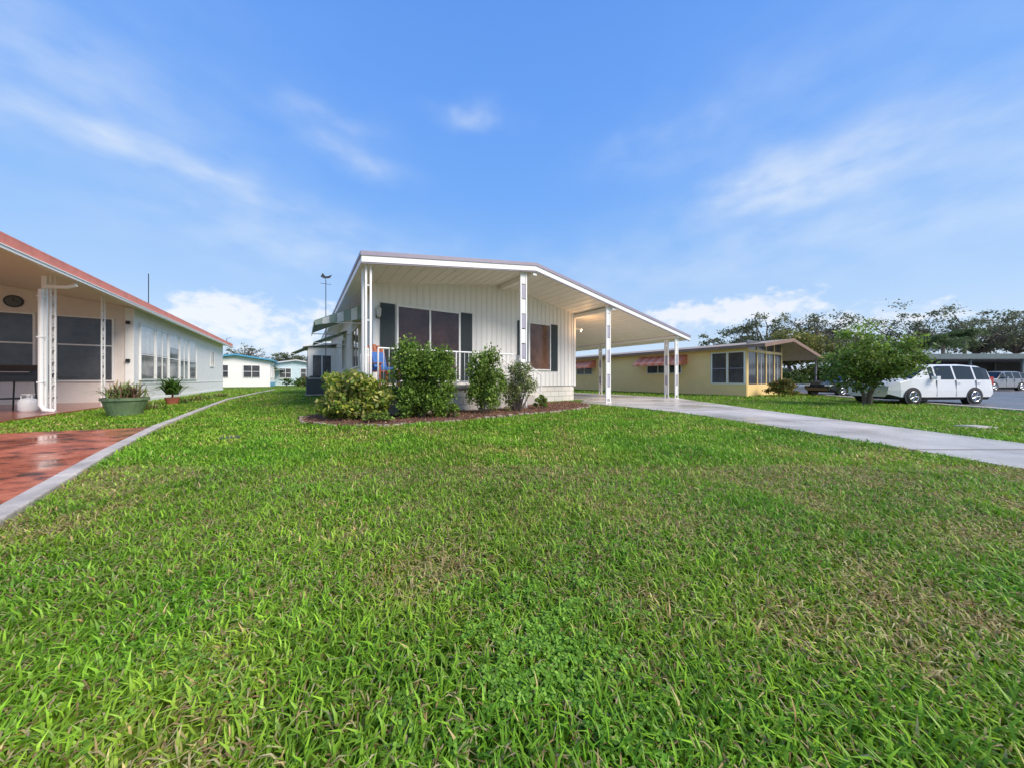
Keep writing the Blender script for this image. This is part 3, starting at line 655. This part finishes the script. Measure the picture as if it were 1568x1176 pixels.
def tree(name, x, y, Hh, cz, R, rz, n, size, cols, seed, clumps=40, trunk=.2, trunks=1, tight=.18, limbs=14, flat=0, shell=(.45,1.0), fork=.55):
    e = empty(name, x, y, 0); r_ = np.random.default_rng(seed)
    C = unit(r_.normal(size=(clumps, 3)))*r_.uniform(*shell, (clumps, 1)); C[:, 2] = np.where(C[:, 2] < -.35, C[:, 2]*.5, C[:, 2]) if trunks == 1 else C[:, 2]
    cc = C*np.array([R, R, rz])+np.array([0, 0, cz]); cb = r_.uniform(.7, 1.3, clumps); cs = r_.uniform(.6, 1.3, clumps)
    idx = r_.integers(0, clumps, n); P = cc[idx]+r_.normal(size=(n, 3))*np.array([R, R, rz*.75])*tight*cs[idx][:, None]
    P[:, 2] = np.maximum(P[:, 2], .1)
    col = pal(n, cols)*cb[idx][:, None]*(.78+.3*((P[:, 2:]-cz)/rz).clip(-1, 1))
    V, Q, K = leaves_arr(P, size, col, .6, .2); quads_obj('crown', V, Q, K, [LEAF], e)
    b = MB()
    for t in range(trunks):
        a = t*2*math.pi/trunks+.5; ox = 0 if trunks == 1 else .06*math.cos(a); oy = 0 if trunks == 1 else .06*math.sin(a)
        fx, fy = ox*6+r_.normal()*R*.05, oy*6+r_.normal()*R*.05; zf = cz-rz*fork
        b.tube([(ox, oy, -.05), (ox*1.6, oy*1.6, zf*.4), (fx, fy, zf)], [trunk*1.25, trunk, trunk*.75], 9)
        for k in range(t, limbs, trunks):
            c_ = cc[k % clumps]; m = (np.array([fx, fy, zf])*.45+c_*.55)+r_.normal(size=3)*R*.06; m[2] += rz*.1
            b.tube([(fx, fy, zf-.02), tuple(m), tuple(c_)], [trunk*.55, trunk*.3, trunk*.08], 6)
            c2 = cc[(k*3+5) % clumps]
            if np.linalg.norm(c2-m) < R*1.1: b.tube([tuple(m), tuple((m+c2)/2+r_.normal(size=3)*R*.04), tuple(c2)], [trunk*.22, trunk*.13, trunk*.04], 5)
    b.obj('trunk_and_limbs', [WOOD], e); return e
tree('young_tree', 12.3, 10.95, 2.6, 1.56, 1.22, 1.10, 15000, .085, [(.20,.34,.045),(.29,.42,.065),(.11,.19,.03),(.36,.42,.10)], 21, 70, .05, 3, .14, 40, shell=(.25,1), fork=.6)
OAK = [(.14,.17,.08),(.18,.20,.10),(.10,.12,.06),(.23,.23,.13)]
specs = [(25,36,7.4,3.6,60,.2),(30.5,38,9.2,4.2,64,.2),(36.5,38,9.9,4.4,70,.2),(29.2,33,5.8,3.0,60,.22),(42.5,40,8.0,4.0,64,.2),(48,38,10.2,4.8,74,.2),(55,37,9.8,4.8,70,.2),(61,38,10,4.6,70,.2),(67,36,9.2,4.6,70,.2)]
for i, (x, y, hh, R, cl, sz) in enumerate(specs):
    yel = i == 3
    tree('oak_tree', x, y, hh, hh*.60, R, hh*.38, 5600 if not yel else 8000, sz, OAK if not yel else [(.24,.24,.05),(.16,.18,.04),(.3,.27,.07)], 40+i, cl, .2, 1, .08 if not yel else .16, 46, shell=(.3,1.05))
tree('bare_tree', -43.5, 52, 6.6, 4.6, 3.2, 2.2, 900, .2, OAK, 60, 60, .16, 1, .06, 50)
tree('oak_tree', -37, 53, 5.2, 3.6, 3, 1.7, 4000, .25, OAK, 61, 40, .2, 1, .12, 20)
tree('oak_tree', -30, 57, 4.6, 3.2, 3, 1.4, 4000, .25, OAK, 62, 40, .2, 1, .12, 20)
def palm(x, y, hh, seed):
    e = empty('palm_tree', x, y, 0); b = MB(); b.tube([(0,0,0),(.1,0,hh*.5),(.15,.05,hh)], [.2,.15,.13], 8); b.obj('trunk', [WOOD], e)
    r_ = np.random.default_rng(seed); Ps = []
    for k in range(26):
        a = r_.uniform(0, 6.28); el = r_.uniform(-.3, 1.2); L = 1.9
        for t in np.linspace(.15, 1, 26):
            q = np.array([.15+math.cos(a)*math.cos(el)*L*t, .05+math.sin(a)*math.cos(el)*L*t, hh+math.sin(el)*L*t-.9*t*t])
            for _ in range(3): Ps.append(q+r_.normal(size=3)*.12)
    P = np.array(Ps); V, Q, C = leaves_arr(P, .45, pal(len(P), [(.09,.14,.05),(.13,.18,.06)]), .12, -.6); quads_obj('fronds', V, Q, C, [LEAF], e)
palm(48.5, 34, 5.2, 1); palm(45.5, 33.5, 4.6, 2)
n = 36000; X = rng.uniform(-200, 240, n); Yb = 105+10*fbm(X*.03, X*0); hgt = 2.2+5.5*fbm(X*.07, X*0+3, 5)**1.5
P = np.stack([X, Yb+rng.normal(size=n)*1.5, rng.uniform(0, 1, n)**.8*hgt], 1)
V, Q, C = leaves_arr(P, 1.1, pal(n, [(.09,.12,.07),(.12,.15,.08),(.08,.10,.06)]), .7); quads_obj('distant_treeline', V, Q, C, [LEAF])

# ------------------------------------------------------------ grass
homepad = [loc(.15,.2), loc(8.5,1.9), loc(8.5,19), loc(.5,19), loc(-.9,17), loc(-.9,14), loc(.5,14), loc(.3,2)]
leftpad = [loc(.25,-8,W0), loc(.05,0,W0), loc(.02,16,W0), loc(-10,16,W0), loc(-10,-8,W0)]
yelpad = [loc(0,0,Y0), loc(9,0,Y0), loc(9,23,Y0), loc(0,23,Y0)]
curbpoly = [(p[0]-.08, p[1]-.03) for p in curb]+[(p[0]+.08, p[1]+.03) for p in reversed(curb)]
excl = [drive, reddrive, bed, road, homepad, leftpad, yelpad, curbpoly]
def lawn_color(x, y, n):
    f1 = fbm(x*.55+5, y*.55+2, 4); f2 = fbm(x*2.3, y*2.3+40, 4); f3 = fbm(x*7+9, y*7, 3)
    straw = ((f1*.4+f2*.6-.50)*5).clip(0, 1)*.62+((f3-.56)*5).clip(0, 1)*.4
    def spot(cx, cy, rx, ry): return np.exp(-(((x-cx)/rx)**2+((y-cy)/ry)**2))
    straw = straw+1.2*spot(-.34, 1.46, .20, .17)+.5*spot(.5, 1.22, .2, .12)+.25*spot(-1.2, 1.9, .4, .3)+.35*spot(1.6, 1.15, .3, .15)+.3*spot(.4, 3, .9, .5)+.3*spot(3, 3, 1.2, .6)+.3*spot(.9,1.9,.5,.3)+.2*spot(-.9,3.4,.9,.5)
    straw = straw-.7*spot(0.03, 1.2, .2, .32)-.4*spot(-1.6, 1.2, .7, .5)
    straw = straw.clip(0.02, .95)
    g1 = np.array([.105,.29,.014]); g2 = np.array([.26,.50,.03]); g3 = np.array([.38,.49,.05])
    t = rng.random(n)[:, None]; gm = ((f2-.25)*2.2).clip(0, 1)[:, None]
    base = g1*(1-t)+g2*t; base = base*(1-.5*gm)+g3*.5*gm
    s1 = np.array([.66,.55,.22]); s2 = np.array([.46,.28,.12]); u = rng.random(n)[:, None]
    st = s1*u+s2*(1-u); isst = (rng.random(n) < straw*.55)[:, None]
    c = np.where(isst, st, base*(1-.35*straw[:, None])+np.array([.44,.44,.06])*.35*straw[:, None])
    lum = (.76+.52*fbm(x*1.1+30, y*1.1, 4))[:, None]
    return c*lum*(1+.2*rng.normal(size=(n, 1))).clip(.45, 1.6), straw
def sample(y0, y1, dens, extra=1.0):
    A = 1.72*(y1**2-y0**2)+2*extra*(y1-y0); n = int(A*dens)
    y = np.sqrt(rng.uniform(y0**2, y1**2, n)); x = rng.uniform(-1, 1, n)*(1.72*y+extra)
    m = np.ones(n, bool)
    for p in excl: m &= ~inpoly(x, y, p)
    return x[m], y[m]
parts = []
for (y0, y1, dens, L, W, two) in [(.45,1.5,11500,.058,.0062,True),(1.5,2.9,7500,.062,.0068,True),(2.9,5.2,3600,.067,.0092,True),(5.2,9,1300,.071,.0145,True),(9,15,430,.076,.024,False),(15,30,75,.09,.05,False)]:
    x, y = sample(y0*.72, y1, dens)
    lo = ((y-y0*.72)/(y0*.28)).clip(0, 1) if y0 > .5 else np.ones(len(y)); hi = ((y1-y)/(y1*.28)).clip(0, 1)
    k_ = rng.random(len(y)) < lo*hi; x, y = x[k_], y[k_]; n = len(x)
    hgt = .6+.85*fbm(x*1.8, y*1.8+8, 4)
    col, st = lawn_color(x, y, n)
    P = np.stack([x, y, np.zeros(n)], 1)
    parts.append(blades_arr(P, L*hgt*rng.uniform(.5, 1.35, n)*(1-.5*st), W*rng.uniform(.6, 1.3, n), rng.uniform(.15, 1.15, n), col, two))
n = 5200; x = rng.normal(.08, .2, n); y = rng.normal(1.1, .28, n); ok = (y > .4); x, y = x[ok], y[ok]
x2 = rng.normal(-.9, .22, 700); y2 = rng.normal(.95, .15, 700); x = np.r_[x, x2]; y = np.r_[y, y2]; keep = fbm(x*9, y*9, 3) > .56; x, y = x[keep], y[keep]; n = len(x)
P0 = np.stack([x, y, rng.uniform(.015, .042, n)], 1)
for k in range(3):
    a = k*2.09+rng.random(n)*.4; r0 = .0060
    c_ = P0+np.stack([np.cos(a)*r0, np.sin(a)*r0, np.zeros(n)], 1)
    u = np.stack([np.cos(a), np.sin(a), rng.normal(size=n)*.3], 1)*.0065; v = np.stack([-np.sin(a), np.cos(a), rng.normal(size=n)*.3], 1)*.0055
    V = np.stack([c_-u, c_+v+u*.3, c_+u, c_-v+u*.3], 1).reshape(-1, 3); parts.append((V, np.arange(4*n).reshape(n, 4), np.repeat(pal(n, [(.22,.42,.04),(.28,.48,.06),(.15,.32,.03)], .15), 4, 0)))
x, y = sample(.45, 3.2, 2200); n = len(x); P = np.stack([x, y, rng.uniform(.003, .02, n)], 1)
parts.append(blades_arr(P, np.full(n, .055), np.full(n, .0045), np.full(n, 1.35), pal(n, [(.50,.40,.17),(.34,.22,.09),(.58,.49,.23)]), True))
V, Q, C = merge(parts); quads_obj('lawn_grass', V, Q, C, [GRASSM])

cv = empty('utility_cover', -4.2, 4.74, 0); b = MB(); b.tube([(0,0,0),(0,0,.03)], .14, 20, 0); b.tube([(0,0,.03),(0,0,.036)], .11, 20, 1); b.obj('lid', [BLACK, M('iron_lid', (.07,.065,.06), .6)], cv)
cv = empty('meter_box', 8.4, 5.74, 0); b = MB(); b.box(-.2,.2,-.14,.14,0,.05); b.box(-.16,.16,-.1,.1,.051,.058); b.obj('lid', [CURBM], cv, bevel=.01)

# ------------------------------------------------------------ world
w = bpy.data.worlds.new('World'); scene.world = w; w.use_nodes = True; nt = w.node_tree; N = nt.nodes; Lk = nt.links
try: w.cycles.sampling_method = 'MANUAL'; w.cycles.sample_map_resolution = 256
except Exception: pass
bg = N['Background']
def mt(op, a, b=None, c=None):
    n = N.new('ShaderNodeMath'); n.operation = op
    for i, v in enumerate((a, b, c)):
        if v is None: continue
        if isinstance(v, (int, float)): n.inputs[i].default_value = v
        else: Lk.new(v, n.inputs[i])
    return n.outputs[0]
tc = N.new('ShaderNodeTexCoord'); nv = N.new('ShaderNodeVectorMath'); nv.operation = 'NORMALIZE'; Lk.new(tc.outputs['Generated'], nv.inputs[0])
sp = N.new('ShaderNodeSeparateXYZ'); Lk.new(nv.outputs[0], sp.inputs[0])
az = mt('MULTIPLY', mt('ARCTAN2', sp.outputs[0], sp.outputs[1]), 57.2958); el = mt('MULTIPLY', mt('ARCSINE', sp.outputs[2]), 57.2958)
def noise(scale, stretch, detail=6, rough=.55, off=0):
    cb = N.new('ShaderNodeCombineXYZ'); Lk.new(mt('MULTIPLY', az, stretch[0]), cb.inputs[0]); Lk.new(mt('MULTIPLY', el, stretch[1]), cb.inputs[1]); cb.inputs[2].default_value = off
    n = N.new('ShaderNodeTexNoise'); n.inputs['Scale'].default_value = scale; n.inputs['Detail'].default_value = detail; n.inputs['Roughness'].default_value = rough
    Lk.new(cb.outputs[0], n.inputs['Vector']); return n.outputs[0]
wn = noise(.09, (1, 1.3), 3, .5, 3)
w1 = mt('MULTIPLY', mt('SUBTRACT', wn, .5), 12); w2 = mt('MULTIPLY', mt('SUBTRACT', wn, .5), -7)
azw = mt('ADD', az, w1); elw = mt('ADD', el, w2)
def blob(A, E, a0, e0, sx, sy, amp, slope=0):
    dx = mt('SUBTRACT', A, a0); dy = mt('SUBTRACT', mt('SUBTRACT', E, e0), mt('MULTIPLY', dx, slope))
    p = mt('DIVIDE', dx, sx); q_ = mt('DIVIDE', dy, sy)
    q = mt('MULTIPLY_ADD', p, p, mt('MULTIPLY', q_, q_))
    return mt('MULTIPLY', mt('EXPONENT', mt('MULTIPLY', q, -1)), amp)
soft = None
for t in [(-50,24.5,15,1.3,.55,-.02),(-34,19,20,5,.42,0),(-54,29,13,4,.36,-.1),(38,25,10,2.4,.50,.03),(46,26,13,3.8,.46,-.08),(50,18,20,5,.42,0),(30,34,14,3,.2,.1),(-8,40,6,1.2,.42,-.05),(-25,31.5,7,1.4,.4,-.1),(-30,35,8,1.5,.25,0),(12,17,24,5,.3,0),(130,35,60,12,.5,0),(-130,35,60,12,.5,0)]:
    x = blob(azw, elw, *t); soft = x if soft is None else mt('ADD', soft, x)
fib = noise(.16, (1, 2.2), 6, .5, 1)
fm = N.new('ShaderNodeMapRange'); fm.inputs[1].default_value = .32; fm.inputs[2].default_value = .68; fm.inputs[3].default_value = .4; fm.inputs[4].default_value = 1.1; Lk.new(fib, fm.inputs[0])
soft = mt('MULTIPLY', soft, fm.outputs[0])
puff = None
for t in [(-42,9.0,6.0,3.0,1.0,0),(-48,6.5,5,2,.6,0),(-30,9.5,4,2.4,.85,0),(-34,5,8,3,.7,0),(38,9.8,8,2.4,.95,0),(27,10,7,2.2,.85,0),(50,6.5,10,2.2,.7,0)]:
    x = blob(az, el, *t); puff = x if puff is None else mt('ADD', puff, x)
pn = noise(.42, (1, 1.5), 6, .6, 5)
pv = mt('ADD', puff, mt('MULTIPLY', mt('SUBTRACT', pn, .5), 1.8))
pm = N.new('ShaderNodeMapRange'); pm.interpolation_type = 'SMOOTHSTEP'; pm.inputs[1].default_value = .34; pm.inputs[2].default_value = 1.0; pm.inputs[3].default_value = 0; pm.inputs[4].default_value = .88; Lk.new(pv, pm.inputs[0])
cr = N.new('ShaderNodeValToRGB'); e = cr.color_ramp.elements; Lk.new(mt('DIVIDE', el, 90), cr.inputs[0])
e[0].position = 0; e[0].color = (.66,.77,.92,1); e[1].position = 1; e[1].color = (.10,.25,.66,1)
for p, c_ in [(.06,(.55,.71,.92)),(.13,(.39,.60,.92)),(.22,(.25,.49,.92)),(.32,(.175,.41,.92)),(.45,(.135,.35,.89)),(.6,(.11,.30,.82))]:
    k = e.new(p); k.color = (*c_, 1)
def mixc(fac, c1, c2):
    m = N.new('ShaderNodeMix'); m.data_type = 'RGBA'; m.clamp_factor = True
    Lk.new(fac, m.inputs[0])
    for i, v in ((6, c1), (7, c2)):
        if isinstance(v, tuple): m.inputs[i].default_value = v
        else: Lk.new(v, m.inputs[i])
    return m.outputs[2]
c1 = mixc(soft, cr.outputs[0], (.70,.80,.94,1)); c2 = mixc(pm.outputs[0], c1, (.88,.90,.95,1))
sky = N.new('ShaderNodeTexSky'); sky.sky_type = 'NISHITA'; sky.sun_disc = False; sky.sun_elevation = math.radians(40); sky.sun_rotation = math.radians(118)
sc_ = N.new('ShaderNodeVectorMath'); sc_.operation = 'SCALE'; Lk.new(c2, sc_.inputs[0]); sc_.inputs['Scale'].default_value = 7.6
s2_ = N.new('ShaderNodeVectorMath'); s2_.operation = 'SCALE'; Lk.new(sky.outputs[0], s2_.inputs[0]); s2_.inputs['Scale'].default_value = .1
ad = N.new('ShaderNodeVectorMath'); ad.operation = 'ADD'; Lk.new(sc_.outputs[0], ad.inputs[0]); Lk.new(s2_.outputs[0], ad.inputs[1])
Lk.new(ad.outputs[0], bg.inputs[0]); bg.inputs[1].default_value = .13

sun = bpy.data.lights.new('sun', 'SUN'); sun.energy = 4.4; sun.angle = math.radians(30); sun.color = (1, .92, .81)
so = bpy.data.objects.new('sun', sun); scene.collection.objects.link(so)
a = math.radians(118); elv = math.radians(40)
dirv = Vector((math.sin(a)*math.cos(elv), math.cos(a)*math.cos(elv), math.sin(elv)))
so.rotation_euler = dirv.to_track_quat('Z', 'Y').to_euler()

cam = bpy.data.cameras.new('camera'); cam.sensor_width = 36; cam.lens = 36*485/1568; cam.shift_y = -8/1568; cam.clip_end = 2000; cam.clip_start = .05
co = bpy.data.objects.new('camera', cam); scene.collection.objects.link(co); co.location = (0, 0, .9); co.rotation_euler = (math.radians(90), 0, 0)
scene.camera = co
